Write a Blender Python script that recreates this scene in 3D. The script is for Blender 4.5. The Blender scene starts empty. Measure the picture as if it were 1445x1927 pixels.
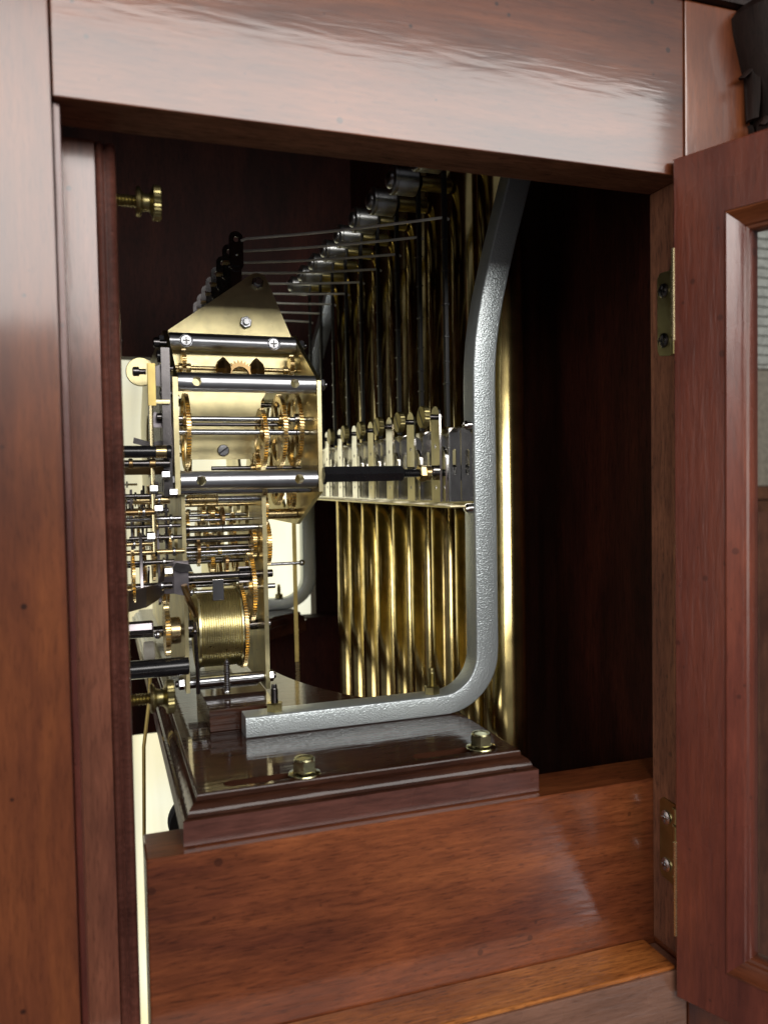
import bpy, bmesh, math, random
from mathutils import Vector, Matrix
random.seed(7)
S = bpy.context.scene
C = S.collection
MM = 0.001
PI = math.pi

# ------------------------------------------------------------------ camera
cam_d = bpy.data.cameras.new('camera'); cam = bpy.data.objects.new('camera', cam_d); C.objects.link(cam)
S.camera = cam
r_ = Vector((0.94447266, -0.32812496, -0.01747592))
u_ = Vector((0.02883134, 0.02977373, 0.99914077))
f_ = Vector((0.3273227, 0.94416499, -0.03758076))
cam.matrix_world = Matrix(((r_.x, u_.x, -f_.x, 0), (r_.y, u_.y, -f_.y, 0), (r_.z, u_.z, -f_.z, 0), (0, 0, 0, 1)))
cam_d.sensor_fit = 'VERTICAL'; cam_d.sensor_height = 36.0
cam_d.lens = 36.0 * 1538.0 / 1927.0
cam_d.clip_start = 0.01; cam_d.clip_end = 50
cam_d.dof.use_dof = True; cam_d.dof.focus_distance = 0.475; cam_d.dof.aperture_fstop = 11.5

# ------------------------------------------------------------------ world and lights
W = bpy.data.worlds.new('World'); S.world = W; W.use_nodes = True
bg = W.node_tree.nodes['Background']
bg.inputs[0].default_value = (0.95, 0.93, 1.0, 1); bg.inputs[1].default_value = 0.075

def area(name, loc, rot, sx, sy, L, col):
    d = bpy.data.lights.new(name, 'AREA'); d.shape = 'RECTANGLE'; d.size = sx; d.size_y = sy
    d.energy = L * sx * sy * PI; d.color = col
    o = bpy.data.objects.new(name, d); C.objects.link(o); o.location = loc; o.rotation_euler = rot
    return o
# daylight window behind the photographer (the daylit window seen through the far side glass is built with the room below)
area('window_light', (0.42, -1.50, 0.775), (PI/2, 0, 0), 2.44, 0.77, 7.0, (1.0, 0.96, 0.92))
area('side_fill_light', (-2.30, -0.90, 0.25), (0, -PI/2, 0), 1.50, 1.40, 3.0, (1.0, 0.94, 0.86))  # added fill to brighten the jamb and the door's inner face, no window known
area('low_patch_light', (1.42, -1.50, -1.19), (PI/2, 0, 0), 0.11, 0.28, 7.0, (0.9, 0.95, 1.0))  # small lamp added to give a soft reflected patch on the side board

S.view_settings.view_transform = 'Standard'; S.view_settings.look = 'None'
S.view_settings.exposure = 0.0; S.view_settings.gamma = 1.0
S.render.engine = 'CYCLES'
S.cycles.max_bounces = 10; S.cycles.glossy_bounces = 8; S.cycles.diffuse_bounces = 4
S.cycles.transparent_max_bounces = 12
S.cycles.sample_clamp_indirect = 8.0

# ------------------------------------------------------------------ materials
def new_mat(name):
    m = bpy.data.materials.new(name); m.use_nodes = True
    nt = m.node_tree; b = nt.nodes['Principled BSDF']
    return m, nt, b
def N(nt, t, **kw):
    n = nt.nodes.new(t)
    for k, v in kw.items():
        if k in n.inputs: n.inputs[k].default_value = v
        else: setattr(n, k, v)
    return n
def L(nt, a, b): nt.links.new(a, b)
def coords(nt, scale, loc=(0, 0, 0), rot=(0, 0, 0)):
    tc = N(nt, 'ShaderNodeTexCoord'); mp = N(nt, 'ShaderNodeMapping')
    mp.inputs['Scale'].default_value = scale; mp.inputs['Location'].default_value = loc; mp.inputs['Rotation'].default_value = rot
    L(nt, tc.outputs['Object'], mp.inputs['Vector']); return mp.outputs['Vector']
def ramp(nt, fac, stops):
    r = N(nt, 'ShaderNodeValToRGB'); e = r.color_ramp.elements
    e[0].position, e[0].color = stops[0][0], (*stops[0][1], 1)
    e[1].position, e[1].color = stops[1][0], (*stops[1][1], 1)
    for p, c in stops[2:]:
        x = e.new(p); x.color = (*c, 1)
    L(nt, fac, r.inputs[0]); return r.outputs[0]
def mix(nt, fac, a, b, mode='MIX'):
    m = N(nt, 'ShaderNodeMix', data_type='RGBA', blend_type=mode)
    if hasattr(fac, 'links'): L(nt, fac, m.inputs[0])
    else: m.inputs[0].default_value = fac
    for s, i in ((a, 6), (b, 7)):
        if hasattr(s, 'links'): L(nt, s, m.inputs[i])
        else: m.inputs[i].default_value = (*s, 1)
    return m.outputs[2]

def wood(name, axis, dark, mid, light, rough=0.3, coat=0.8, coat_rough=0.12, pores=1.0, specks=1.0, bump=1.0, loc=(0, 0, 0), tilt=0.05, coat_ior=1.6, fibre=0.75):
    m, nt, b = new_mat(name)
    def sc(along, across):
        s = [across]*3; s[axis] = along; return s
    rot = (tilt if axis != 0 else 0, tilt if axis == 0 else 0, tilt*0.6)
    big = N(nt, 'ShaderNodeTexNoise', Scale=1.0, Detail=4.0, Roughness=0.55, Distortion=0.6)
    L(nt, coords(nt, sc(7, 34), loc, rot), big.inputs['Vector'])
    fib = N(nt, 'ShaderNodeTexNoise', Scale=1.0, Detail=5.0, Roughness=0.65, Distortion=0.4)
    L(nt, coords(nt, sc(60, 620), loc, rot), fib.inputs['Vector'])
    por = N(nt, 'ShaderNodeTexNoise', Scale=1.0, Detail=3.0, Roughness=0.6, Distortion=0.3)
    L(nt, coords(nt, sc(150, 1150), loc, rot), por.inputs['Vector'])
    blo = N(nt, 'ShaderNodeTexNoise', Scale=1.0, Detail=3.0, Roughness=0.5)
    L(nt, coords(nt, (22, 22, 22), loc), blo.inputs['Vector'])
    c = ramp(nt, big.outputs[0], [(0.30, dark), (0.70, light), (0.5, mid)])
    f = ramp(nt, fib.outputs[0], [(0.30, (0.45, 0.38, 0.34)), (0.68, (1.25, 1.22, 1.2))])
    c = mix(nt, fibre, c, f, 'MULTIPLY')
    p = ramp(nt, por.outputs[0], [(0.33, (0.28, 0.22, 0.2)), (0.46, (1, 1, 1))])
    c = mix(nt, 0.8*pores, c, p, 'MULTIPLY')
    bl = ramp(nt, blo.outputs[0], [(0.3, (0.62, 0.58, 0.6)), (0.65, (1.15, 1.12, 1.1))])
    c = mix(nt, 0.5, c, bl, 'MULTIPLY')
    vo = N(nt, 'ShaderNodeTexVoronoi', Scale=1.0); L(nt, coords(nt, (88, 88, 88), loc), vo.inputs['Vector'])
    dn = N(nt, 'ShaderNodeTexNoise', Scale=1.0, Detail=1.0); L(nt, coords(nt, (24, 24, 24), (3, 1, 2)), dn.inputs['Vector'])
    th = N(nt, 'ShaderNodeMath', operation='MULTIPLY_ADD'); th.inputs[1].default_value = 0.5; th.inputs[2].default_value = -0.216
    L(nt, dn.outputs[0], th.inputs[0])
    su = N(nt, 'ShaderNodeMath', operation='SUBTRACT'); L(nt, vo.outputs['Distance'], su.inputs[0]); L(nt, th.outputs[0], su.inputs[1])
    sp = ramp(nt, su.outputs[0], [(0.0, (0.12, 0.1, 0.1)), (0.035, (1, 1, 1))])
    c = mix(nt, 0.85*specks, c, sp, 'MULTIPLY')
    L(nt, c, b.inputs['Base Color'])
    b.inputs['Roughness'].default_value = rough
    b.inputs['Coat Weight'].default_value = coat; b.inputs['Coat IOR'].default_value = coat_ior
    b.inputs['Coat Roughness'].default_value = coat_rough
    cr = N(nt, 'ShaderNodeMapRange'); cr.inputs[3].default_value = coat_rough*0.7; cr.inputs[4].default_value = coat_rough*1.5
    L(nt, blo.outputs[0], cr.inputs[0]); L(nt, cr.outputs[0], b.inputs['Coat Roughness'])
    # grain relief, and softer waves in the lacquer
    bm1 = N(nt, 'ShaderNodeBump', Strength=0.35*bump, Distance=0.0004); L(nt, fib.outputs[0], bm1.inputs['Height'])
    L(nt, bm1.outputs[0], b.inputs['Normal'])
    wv = N(nt, 'ShaderNodeTexNoise', Scale=1.0, Detail=2.0, Roughness=0.5, Distortion=0.5)
    L(nt, coords(nt, sc(34, 260), loc, rot), wv.inputs['Vector'])
    bm2 = N(nt, 'ShaderNodeBump', Strength=0.32*bump, Distance=0.0010); L(nt, wv.outputs[0], bm2.inputs['Height'])
    bm3 = N(nt, 'ShaderNodeBump', Strength=0.12*bump, Distance=0.0004); L(nt, fib.outputs[0], bm3.inputs['Height']); L(nt, bm2.outputs[0], bm3.inputs['Normal'])
    L(nt, bm3.outputs[0], b.inputs['Coat Normal'])
    return m

def metal(name, col, rough=0.25, var=0.12, scale=(260, 260, 260), metallic=1.0, bump=0.0, bscale=900, dirt=0.15, coat=0.0):
    m, nt, b = new_mat(name)
    n = N(nt, 'ShaderNodeTexNoise', Scale=1.0, Detail=4.0, Roughness=0.6); L(nt, coords(nt, scale), n.inputs['Vector'])
    n2 = N(nt, 'ShaderNodeTexNoise', Scale=1.0, Detail=3.0); L(nt, coords(nt, (70, 70, 70), (5, 3, 1)), n2.inputs['Vector'])
    c = ramp(nt, n2.outputs[0], [(0.3, tuple(x*(1-dirt*1.6) for x in col)), (0.62, tuple(min(1, x*(1+dirt*0.5)) for x in col))])
    L(nt, c, b.inputs['Base Color'])
    b.inputs['Metallic'].default_value = metallic
    mr = N(nt, 'ShaderNodeMapRange'); mr.inputs[3].default_value = max(0.02, rough-var); mr.inputs[4].default_value = rough+var
    L(nt, n.outputs[0], mr.inputs[0]); L(nt, mr.outputs[0], b.inputs['Roughness'])
    b.inputs['Coat Weight'].default_value = coat
    if bump:
        nb = N(nt, 'ShaderNodeTexNoise', Scale=bscale, Detail=2.0); L(nt, coords(nt, (1, 1, 1)), nb.inputs['Vector'])
        bm = N(nt, 'ShaderNodeBump', Strength=bump, Distance=0.0003); L(nt, nb.outputs[0], bm.inputs['Height']); L(nt, bm.outputs[0], b.inputs['Normal'])
    return m

MH = dict(dark=(0.075, 0.020, 0.010), mid=(0.165, 0.046, 0.016), light=(0.26, 0.078, 0.023))
M = {}
M['wood_x'] = wood('mahogany_along', 0, **MH, bump=0.4, pores=0.6, fibre=0.5)
M['wood_z'] = wood('mahogany_upright', 2, **MH, loc=(1.3, 2.1, 0.4), coat=1.0, coat_ior=1.5, coat_rough=0.09, bump=0.13, pores=0.4, fibre=0.4)
M['wood_sheen'] = wood('mahogany_painted_sheen', 0, dark=(0.16, 0.075, 0.045), mid=(0.25, 0.125, 0.08), light=(0.34, 0.18, 0.12), loc=(5, 1, 2), coat=0.6, coat_rough=0.25, fibre=0.4, pores=0.4)  # reflected light on the bottom rail is put into this paler brown
M['wood_rail'] = wood('mahogany_rail', 0, **MH, loc=(0.3, 0.6, 0.2), coat=1.0, coat_rough=0.07, bump=0.13, tilt=0.0, coat_ior=1.5, pores=0.4, fibre=0.45)
M['wood_raw'] = wood('unlacquered_underside', 0, dark=(0.15, 0.06, 0.03), mid=(0.22, 0.095, 0.05), light=(0.30, 0.13, 0.07), coat=0.0, rough=0.7, specks=0.3)
M['wood_raw'].node_tree.nodes['Principled BSDF'].inputs['Specular IOR Level'].default_value = 0.1
M['wood_board'] = wood('mahogany_board', 0, dark=(0.13, 0.034, 0.015), mid=(0.225, 0.064, 0.022), light=(0.33, 0.102, 0.033), loc=(0.9, 0.1, 0.7), coat=0.8, coat_rough=0.13, tilt=0.22, coat_ior=1.5, bump=0.4, specks=0.6, pores=0.7)
M['wood_sill'] = wood('oiled_mahogany', 0, dark=(0.26, 0.07, 0.014), mid=(0.50, 0.17, 0.04), light=(0.70, 0.28, 0.07), loc=(2.0, 0.4, 0.1), coat=0.25, specks=0.2)
M['wood_post'] = wood('mahogany_post', 2, dark=(0.13, 0.042, 0.025), mid=(0.24, 0.085, 0.047), light=(0.33, 0.125, 0.070), loc=(1.1, 0.7, 0.4), coat=1.0, coat_rough=0.14, coat_ior=1.55, pores=0.5, fibre=0.5, bump=0.4)
M['wood_strip'] = wood('mahogany_jamb', 2, dark=(0.15, 0.055, 0.028), mid=(0.23, 0.090, 0.045), light=(0.30, 0.125, 0.062), coat=0.0, rough=0.75, specks=0.5, loc=(4, 0, 1))
M['wood_door'] = wood('mahogany_door', 2, dark=(0.10, 0.021, 0.013), mid=(0.175, 0.040, 0.022), light=(0.24, 0.060, 0.030), loc=(0.2, 2.2, 3.1), coat=0.8, coat_rough=0.25, pores=0.3, fibre=0.4, specks=0.55)
M['wood_seat'] = wood('dark_stained_wood', 0, dark=(0.026, 0.009, 0.006), mid=(0.058, 0.022, 0.012), light=(0.085, 0.034, 0.018), coat=0.9, coat_rough=0.06, coat_ior=1.38, pores=0.5, specks=0.5, bump=0.3, rough=0.5)
M['wood_seat'].node_tree.nodes['Principled BSDF'].inputs['Specular IOR Level'].default_value = 0.05
M['wood_seat_edge'] = wood('stained_edge', 0, dark=(0.09, 0.032, 0.023), mid=(0.14, 0.052, 0.038), light=(0.19, 0.072, 0.052), coat=0.6, coat_rough=0.25, pores=0.35, specks=0.3, bump=0.4)
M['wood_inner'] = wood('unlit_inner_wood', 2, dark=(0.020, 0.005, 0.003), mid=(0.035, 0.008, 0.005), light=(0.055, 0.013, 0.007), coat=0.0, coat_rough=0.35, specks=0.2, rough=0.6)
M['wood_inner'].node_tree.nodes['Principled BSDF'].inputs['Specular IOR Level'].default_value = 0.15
M['wood_black'] = wood('ebonised_carving', 2, dark=(0.010, 0.006, 0.005), mid=(0.02, 0.011, 0.009), light=(0.035, 0.02, 0.016), coat=0.0, rough=0.5)
M['wood_black'].node_tree.nodes['Principled BSDF'].inputs['Specular IOR Level'].default_value = 0.25
M['brass'] = metal('brushed_brass', (0.80, 0.70, 0.42), 0.27, 0.06, scale=(120, 900, 900), bump=0.05)
M['brass_plate'] = metal('satin_brass_plate', (0.77, 0.68, 0.38), 0.30, 0.06, bump=0.12, bscale=2600, dirt=0.16)
M['gear'] = metal('gilt_gear_brass', (0.82, 0.65, 0.34), 0.28, 0.08)
M['tube'] = metal('polished_tube_brass', (0.90, 0.71, 0.30), 0.16, 0.02, scale=(60, 60, 12), dirt=0.25)
M['old_brass'] = metal('dull_brass', (0.44, 0.38, 0.17), 0.34, 0.1)
M['zinc'] = metal('yellow_zinc', (0.62, 0.60, 0.34), 0.2, 0.08)
M['steel'] = metal('turned_steel', (0.60, 0.61, 0.63), 0.22, 0.07, scale=(60, 1500, 1500))
M['pillar'] = metal('pillar_steel', (0.74, 0.76, 0.79), 0.31, 0.08, scale=(40, 2400, 2400), dirt=0.1)
M['dark_steel'] = metal('dark_steel', (0.17, 0.16, 0.16), 0.25, 0.08)
M['grey_steel'] = metal('grey_pressed_steel', (0.36, 0.33, 0.35), 0.3, 0.06)
M['nickel'] = metal('nickel_plate', (0.80, 0.79, 0.76), 0.10, 0.05)
M['bronze'] = metal('bronze', (0.42, 0.28, 0.13), 0.33, 0.08)
M['alu'] = metal('cast_zinc_head', (0.50, 0.51, 0.50), 0.32, 0.06, bump=0.1)
M['black'] = metal('black_oxide', (0.012, 0.012, 0.014), 0.28, 0.06, metallic=0.0, coat=0.4)
M['dull_black'] = metal('dull_black_stem', (0.010, 0.010, 0.011), 0.5, 0.05, metallic=0.0)
M['wire'] = metal('wire', (0.95, 0.93, 0.84), 0.5, 0.1, metallic=0.0)
M['white'] = metal('white_nylon', (0.75, 0.73, 0.66), 0.4, 0.05, metallic=0.0)
M['cord'] = metal('brass_cable', (0.75, 0.58, 0.20), 0.4, 0.05, metallic=0.7)
M['drum'] = metal('cable_on_drum', (0.80, 0.72, 0.40), 0.3, 0.08)
M['wall'] = metal('plaster', (0.55, 0.48, 0.40), 0.8, 0.05, metallic=0.0)
M['blind'] = metal('blind_slat', (0.85, 0.85, 0.80), 0.5, 0.05, metallic=0.0)

def hammertone():
    m, nt, b = new_mat('hammered_silver_paint')
    b.inputs['Base Color'].default_value = (0.56, 0.62, 0.63, 1); b.inputs['Metallic'].default_value = 0.6
    b.inputs['Roughness'].default_value = 0.3; b.inputs['Coat Weight'].default_value = 0.3; b.inputs['Coat Roughness'].default_value = 0.15
    v = N(nt, 'ShaderNodeTexVoronoi', Scale=1350.0, feature='SMOOTH_F1'); L(nt, coords(nt, (1, 1, 1)), v.inputs['Vector'])
    n = N(nt, 'ShaderNodeTexNoise', Scale=2200.0, Detail=3.0); L(nt, coords(nt, (1, 1, 1)), n.inputs['Vector'])
    a = N(nt, 'ShaderNodeMath', operation='MULTIPLY_ADD'); a.inputs[1].default_value = 0.5
    L(nt, n.outputs[0], a.inputs[0]); L(nt, v.outputs['Distance'], a.inputs[2])
    bm = N(nt, 'ShaderNodeBump', Strength=0.5, Distance=0.00045); L(nt, a.outputs[0], bm.inputs['Height']); L(nt, bm.outputs[0], b.inputs['Normal'])
    return m
M['hammer'] = hammertone()
def glassm():
    m = bpy.data.materials.new('pane_glass'); m.use_nodes = True; nt = m.node_tree
    for n in list(nt.nodes): nt.nodes.remove(n)
    o = N(nt, 'ShaderNodeOutputMaterial'); t = N(nt, 'ShaderNodeBsdfTransparent'); g = N(nt, 'ShaderNodeBsdfGlossy', Roughness=0.02)
    t.inputs[0].default_value = (0.95, 0.97, 0.95, 1)
    fr = N(nt, 'ShaderNodeFresnel', IOR=1.45); mx = N(nt, 'ShaderNodeMixShader'); ge = N(nt, 'ShaderNodeNewGeometry')
    mu = N(nt, 'ShaderNodeMath', operation='MULTIPLY_ADD'); mu.inputs[1].default_value = -1.0; mu.inputs[2].default_value = 1.0; L(nt, ge.outputs['Backfacing'], mu.inputs[0])
    m2 = N(nt, 'ShaderNodeMath', operation='MULTIPLY'); L(nt, fr.outputs[0], m2.inputs[0]); L(nt, mu.outputs[0], m2.inputs[1])
    L(nt, m2.outputs[0], mx.inputs[0]); L(nt, t.outputs[0], mx.inputs[1]); L(nt, g.outputs[0], mx.inputs[2]); L(nt, mx.outputs[0], o.inputs[0])
    return m
M['glass'] = glassm()
def lit(name, col, st):
    m, nt, b = new_mat(name); b.inputs['Base Color'].default_value = (0.5, 0.5, 0.5, 1)
    b.inputs['Emission Color'].default_value = (*col, 1); b.inputs['Emission Strength'].default_value = st; return m
M['daylight'] = lit('daylit_window_pane', (1.0, 0.93, 0.66), 1.3)
_nt = M['daylight'].node_tree; _b = _nt.nodes['Principled BSDF']      # soft upright folds and uneven tint painted into the glow, no net modelled
_n = N(_nt, 'ShaderNodeTexNoise', Scale=1.0, Detail=4.0, Distortion=0.5); L(_nt, coords(_nt, (9, 9, 0.8)), _n.inputs['Vector'])
_m = N(_nt, 'ShaderNodeMapRange'); _m.inputs[1].default_value = 0.3; _m.inputs[2].default_value = 0.7; _m.inputs[3].default_value = 0.62; _m.inputs[4].default_value = 1.35
L(_nt, _n.outputs[0], _m.inputs[0]); L(_nt, _m.outputs[0], _b.inputs['Emission Strength'])
_n2 = N(_nt, 'ShaderNodeTexNoise', Scale=1.0, Detail=2.0); L(_nt, coords(_nt, (4, 4, 3), (2, 1, 0)), _n2.inputs['Vector'])
L(_nt, ramp(_nt, _n2.outputs[0], [(0.35, (1.0, 0.83, 0.46)), (0.65, (1.0, 0.95, 0.76))]), _b.inputs['Emission Color'])

# ------------------------------------------------------------------ mesh helpers (all lengths in millimetres)
def wn_(o):
    m = o.modifiers.new('normals', 'WEIGHTED_NORMAL'); m.keep_sharp = True; m.weight = 50
AX = {'x': 0, 'y': 1, 'z': 2}
class MB:
    def __init__(s): s.bm = bmesh.new(); s.bev = False
    def box(s, x0, x1, y0, y1, z0, z1, bev=0.0, seg=2):
        r = bmesh.ops.create_cube(s.bm, size=1.0)
        vs = r['verts']
        for v in vs:
            v.co = Vector(((x0+x1)/2 + v.co.x*(x1-x0), (y0+y1)/2 + v.co.y*(y1-y0), (z0+z1)/2 + v.co.z*(z1-z0)))
        if bev:
            s.bev = True; es = list({e for v in vs for e in v.link_edges})
            bmesh.ops.bevel(s.bm, geom=es, offset=bev, segments=seg, profile=0.6, affect='EDGES')
        return s
    def _pt(s, ax, c, t, r, a):
        o = [0, 0, 0]; i = AX[ax]; j, k = (i+1) % 3, (i+2) % 3
        o[i] = t; o[j] = c[0] + r*math.cos(a); o[k] = c[1] + r*math.sin(a); return Vector(o)
    # lathe round an axis; c = centre in the two other axes (cyclic order), prof = [(t along axis, radius)]
    def lathe(s, ax, c, prof, n=24, cap=True, a0=0.0):
        rings = [[s.bm.verts.new(s._pt(ax, c, t, r, a0 + 2*PI*k/n)) for k in range(n)] for t, r in prof]
        for A, B in zip(rings, rings[1:]):
            for k in range(n): s.bm.faces.new((A[k], A[(k+1) % n], B[(k+1) % n], B[k]))
        if cap:
            s.bm.faces.new(rings[0][::-1]); s.bm.faces.new(rings[-1])
        return s
    def cyl(s, ax, c, t0, t1, r, n=16, ch=0.0, a0=0.0):
        if ch:
            return s.lathe(ax, c, [(t0, r-ch), (t0+ch, r), (t1-ch, r), (t1, r-ch)], n, True, a0)
        return s.lathe(ax, c, [(t0, r), (t1, r)], n, True, a0)
    # extruded polygon with holes; pts are given in the two other axes (cyclic order)
    def prism(s, ax, outer, t0, t1, holes=()):
        i = AX[ax]; j, k = (i+1) % 3, (i+2) % 3
        def mk(p, t):
            o = [0, 0, 0]; o[i] = t; o[j] = p[0]; o[k] = p[1]; return s.bm.verts.new(o)
        loops = [outer] + list(holes); bot = []; top = []
        for lp in loops:
            bot.append([mk(p, t0) for p in lp]); top.append([mk(p, t1) for p in lp])
        for A, B in zip(bot, top):
            n = len(A)
            for q in range(n): s.bm.faces.new((A[q], A[(q+1) % n], B[(q+1) % n], B[q]))
        for grp in (bot, top):
            if len(grp) == 1: s.bm.faces.new(grp[0]); continue
            es = []
            for A in grp:
                for q in range(len(A)):
                    e = s.bm.edges.get((A[q], A[(q+1) % len(A)])) or s.bm.edges.new((A[q], A[(q+1) % len(A)])); es.append(e)
            bmesh.ops.triangle_fill(s.bm, edges=es, use_beauty=True, use_dissolve=False)
        return s
    # sweep of a cross-section (list of (a,b)) along frames [(pos, axisA, axisB, scaleA, scaleB)]
    def sweep(s, frames, sec, cap=True):
        rings = []
        for p, A, B, sa, sb in frames:
            rings.append([s.bm.verts.new(Vector(p) + Vector(A)*a*sa + Vector(B)*b*sb) for a, b in sec])
        n = len(sec)
        for P, Q in zip(rings, rings[1:]):
            for k in range(n): s.bm.faces.new((P[k], P[(k+1) % n], Q[(k+1) % n], Q[k]))
        if cap: s.bm.faces.new(rings[0][::-1]); s.bm.faces.new(rings[-1])
        return s
    def tube(s, pts, r, n=8):
        pts = [Vector(p) for p in pts]; fr = []
        for i, p in enumerate(pts):
            d = (pts[min(i+1, len(pts)-1)] - pts[max(i-1, 0)]).normalized()
            h = Vector((0, 0, 1)) if abs(d.z) < 0.9 else Vector((1, 0, 0))
            a = d.cross(h).normalized(); b = d.cross(a).normalized(); fr.append((p, a, b, r, r))
        return s.sweep(fr, [(math.cos(2*PI*k/n), math.sin(2*PI*k/n)) for k in range(n)])
    def ball(s, c, r, n=12):
        bmesh.ops.create_uvsphere(s.bm, u_segments=n, v_segments=n//2+1, radius=r, matrix=Matrix.Translation(c)); return s
    def build(s, name, mat, parent=None, origin=None, ang=35, rot=None):
        bm = s.bm; bmesh.ops.recalc_face_normals(bm, faces=bm.faces)
        off = Vector(origin) if origin is not None else Vector((0, 0, 0))
        for v in bm.verts: v.co = (v.co - off)*MM
        me = bpy.data.meshes.new(name); bm.to_mesh(me); bm.free()
        for p in me.polygons: p.use_smooth = True
        me.set_sharp_from_angle(angle=math.radians(ang))
        me.materials.append(mat if not isinstance(mat, str) else M[mat])
        o = bpy.data.objects.new(name, me); C.objects.link(o)
        if s.bev: wn_(o)
        if parent is not None: o.parent = parent; o.location = off*MM
        else: o.location = off*MM
        return o

def thing(name, label, cat, loc=(0, 0, 0), group=None, rz=0):
    o = bpy.data.objects.new(name, None); C.objects.link(o); o.empty_display_size = 0.01
    o.location = Vector(loc)*MM; o.rotation_euler = (0, 0, rz)
    return tag(o, label, cat, group)
def tag(o, label=None, cat=None, group=None, kind=None):
    if label: o['label'] = label
    if cat: o['category'] = cat
    if group: o['group'] = group
    if kind: o['kind'] = kind
    return o
def copy_tree(o, loc=None, label=None, parent=None):
    c = o.copy(); C.objects.link(c)
    if parent is not None: c.parent = parent
    if loc is not None: c.location = Vector(loc)*MM
    if label: c['label'] = label
    for ch in list(o.children): copy_tree(ch, parent=c)
    return c
def circ(cx, cy, r, n=20, a0=0.0): return [(cx + r*math.cos(a0+2*PI*k/n), cy + r*math.sin(a0+2*PI*k/n)) for k in range(n)]
ORD = ['nearest', 'second', 'third', 'fourth', 'fifth', 'sixth', 'seventh', 'eighth', 'farthest']

# ================================================================== the clock case
case = thing('clock_case', 'red mahogany longcase clock hood with its glazed side door standing open', 'clock case', (0, 300, -235))
CO = (0, 300, -235)
def part(mb, name, mat, parent=case, org=CO, **k):
    # parts keep the world position: location relative to the parent's base
    bm = mb.bm
    bmesh.ops.recalc_face_normals(bm, faces=bm.faces)
    o_ = Vector(org)
    for v in bm.verts: v.co = (v.co - o_)*MM
    me = bpy.data.meshes.new(name); bm.to_mesh(me); bm.free()
    for p in me.polygons: p.use_smooth = True
    me.set_sharp_from_angle(angle=math.radians(k.get('ang', 35)))
    me.materials.append(M[mat]); o = bpy.data.objects.new(name, me); C.objects.link(o); o.parent = parent
    if mb.bev: wn_(o)
    return o

# outer frame of the near side (outer face at Y=300)
part(MB().box(-150, -11.6, 300, 324, -420, 430, 1.2), 'stile', 'wood_z')
part(MB().box(-11.2, 246, 300, 324, 131.3, 207.5, 0.9), 'top_rail', 'wood_rail')
_r = case.children[-1] if case.children[-1].name.startswith('top_rail') else [o for o in case.children if o.name.startswith('top_rail')][0]
_r.data.materials.append(M['wood_raw'])
for p in _r.data.polygons:
    if p.normal.z < -0.8: p.material_index = 1
part(MB().box(246.4, 282, 299.6, 324, -420, 207.5, 0.9), 'stile', 'wood_z')
part(MB().box(-11.2, 246, 300, 322.5, -420, -223.8, 1.0), 'bottom_rail', 'wood_sheen')
part(MB().box(-11.4, 240, 300.6, 323.6, -223.7, -221.6, 0.8), 'sill', 'wood_sill')
# cornice over the rail, throwing the top corner into shade
cb = MB()
for i, (y0, z0, z1) in enumerate(((296, 207.8, 214), (288, 214, 222), (276, 222, 236), (262, 236, 262))):
    cb.box(-160, 330 + 8*i, y0, 324, z0, z1, 1.5)
part(cb, 'cornice', 'wood_black')
# hinge jamb strip on the right, with the hinges let in
part(MB().box(246.0, 256, 301.5, 323.8, -221.4, 131.2, 0.4), 'hinge_jamb', 'wood_strip')
for zc, ty in ((73.5, 'u'), (-170, 'l')):
    hz0, hz1 = zc-19.5, zc+19.5
    h = part(MB().prism('x', [(304.5, hz0), (316.2, hz0+1.5), (317.4, hz0+4), (317.4, hz1-2), (315.4, hz1), (304.5, hz1-0.6)], 245.0, 246.1), 'hinge', 'old_brass')
    kn = MB()
    for k in range(5): kn.cyl('z', (243.2, 302.6), hz0 + k*7.9, hz0 + k*7.9 + 7.5, 2.3, 14, 0.3)
    part(kn, 'hinge_knuckle', 'old_brass', h)
    for dz in (-11.5, 11.0):
        sc = MB().lathe('x', (312.8, zc+dz), [(244.95, 3.4), (244.3, 3.2), (243.8, 2.2), (243.7, 0.3)], 18)
        sc.box(243.3, 244.0, 310.6, 315.0, zc+dz-0.4, zc+dz+0.4).box(243.3, 244.0, 312.4, 313.2, zc+dz-2.2, zc+dz+2.2)
        part(sc, 'screw', 'dark_steel' if ty == 'u' else 'steel', h)

# inner post with its beaded moulding behind the left stile
post = part(MB().box(-60, 1.8, 326, 350, -420, 128.6, 0.6), 'inner_post', 'wood_post')
mp = [(1.8, 350), (1.8, 328.2), (2.6, 327.0), (3.6, 326.6), (4.4, 327.4), (4.6, 329.2), (5.2, 329.6), (5.9, 328.3), (7.3, 327.4), (8.6, 328.2), (9.2, 330), (9.4, 334), (9.4, 350)]
mb = MB(); lo = [mb.bm.verts.new((x, y, -420)) for x, y in mp]; hi = [mb.bm.verts.new((x, y, 128.6)) for x, y in mp]
for q in range(len(mp)): mb.bm.faces.new((lo[q], lo[(q+1) % len(mp)], hi[(q+1) % len(mp)], hi[q]))
mb.bm.faces.new(lo); mb.bm.faces.new(hi[::-1])
mo = part(mb, 'moulding', 'wood_seat_edge', post, (0, 300, -235), ang=50)
# narrow rebate strip between stile and post
part(MB().box(-11.4, -9.2, 304, 326, -222, 131.0, 0.4), 'rebate_strip', 'wood_door')

# side boards that carry the seatboard
part(MB().box(12.7, 270.8, 324, 350, -330, -144.8, 1.3, 3), 'side_board', 'wood_board')
part(MB().box(12.7, 270.8, 850, 876, -250, -144.8, 1.3, 3), 'side_board', 'wood_inner')
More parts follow.
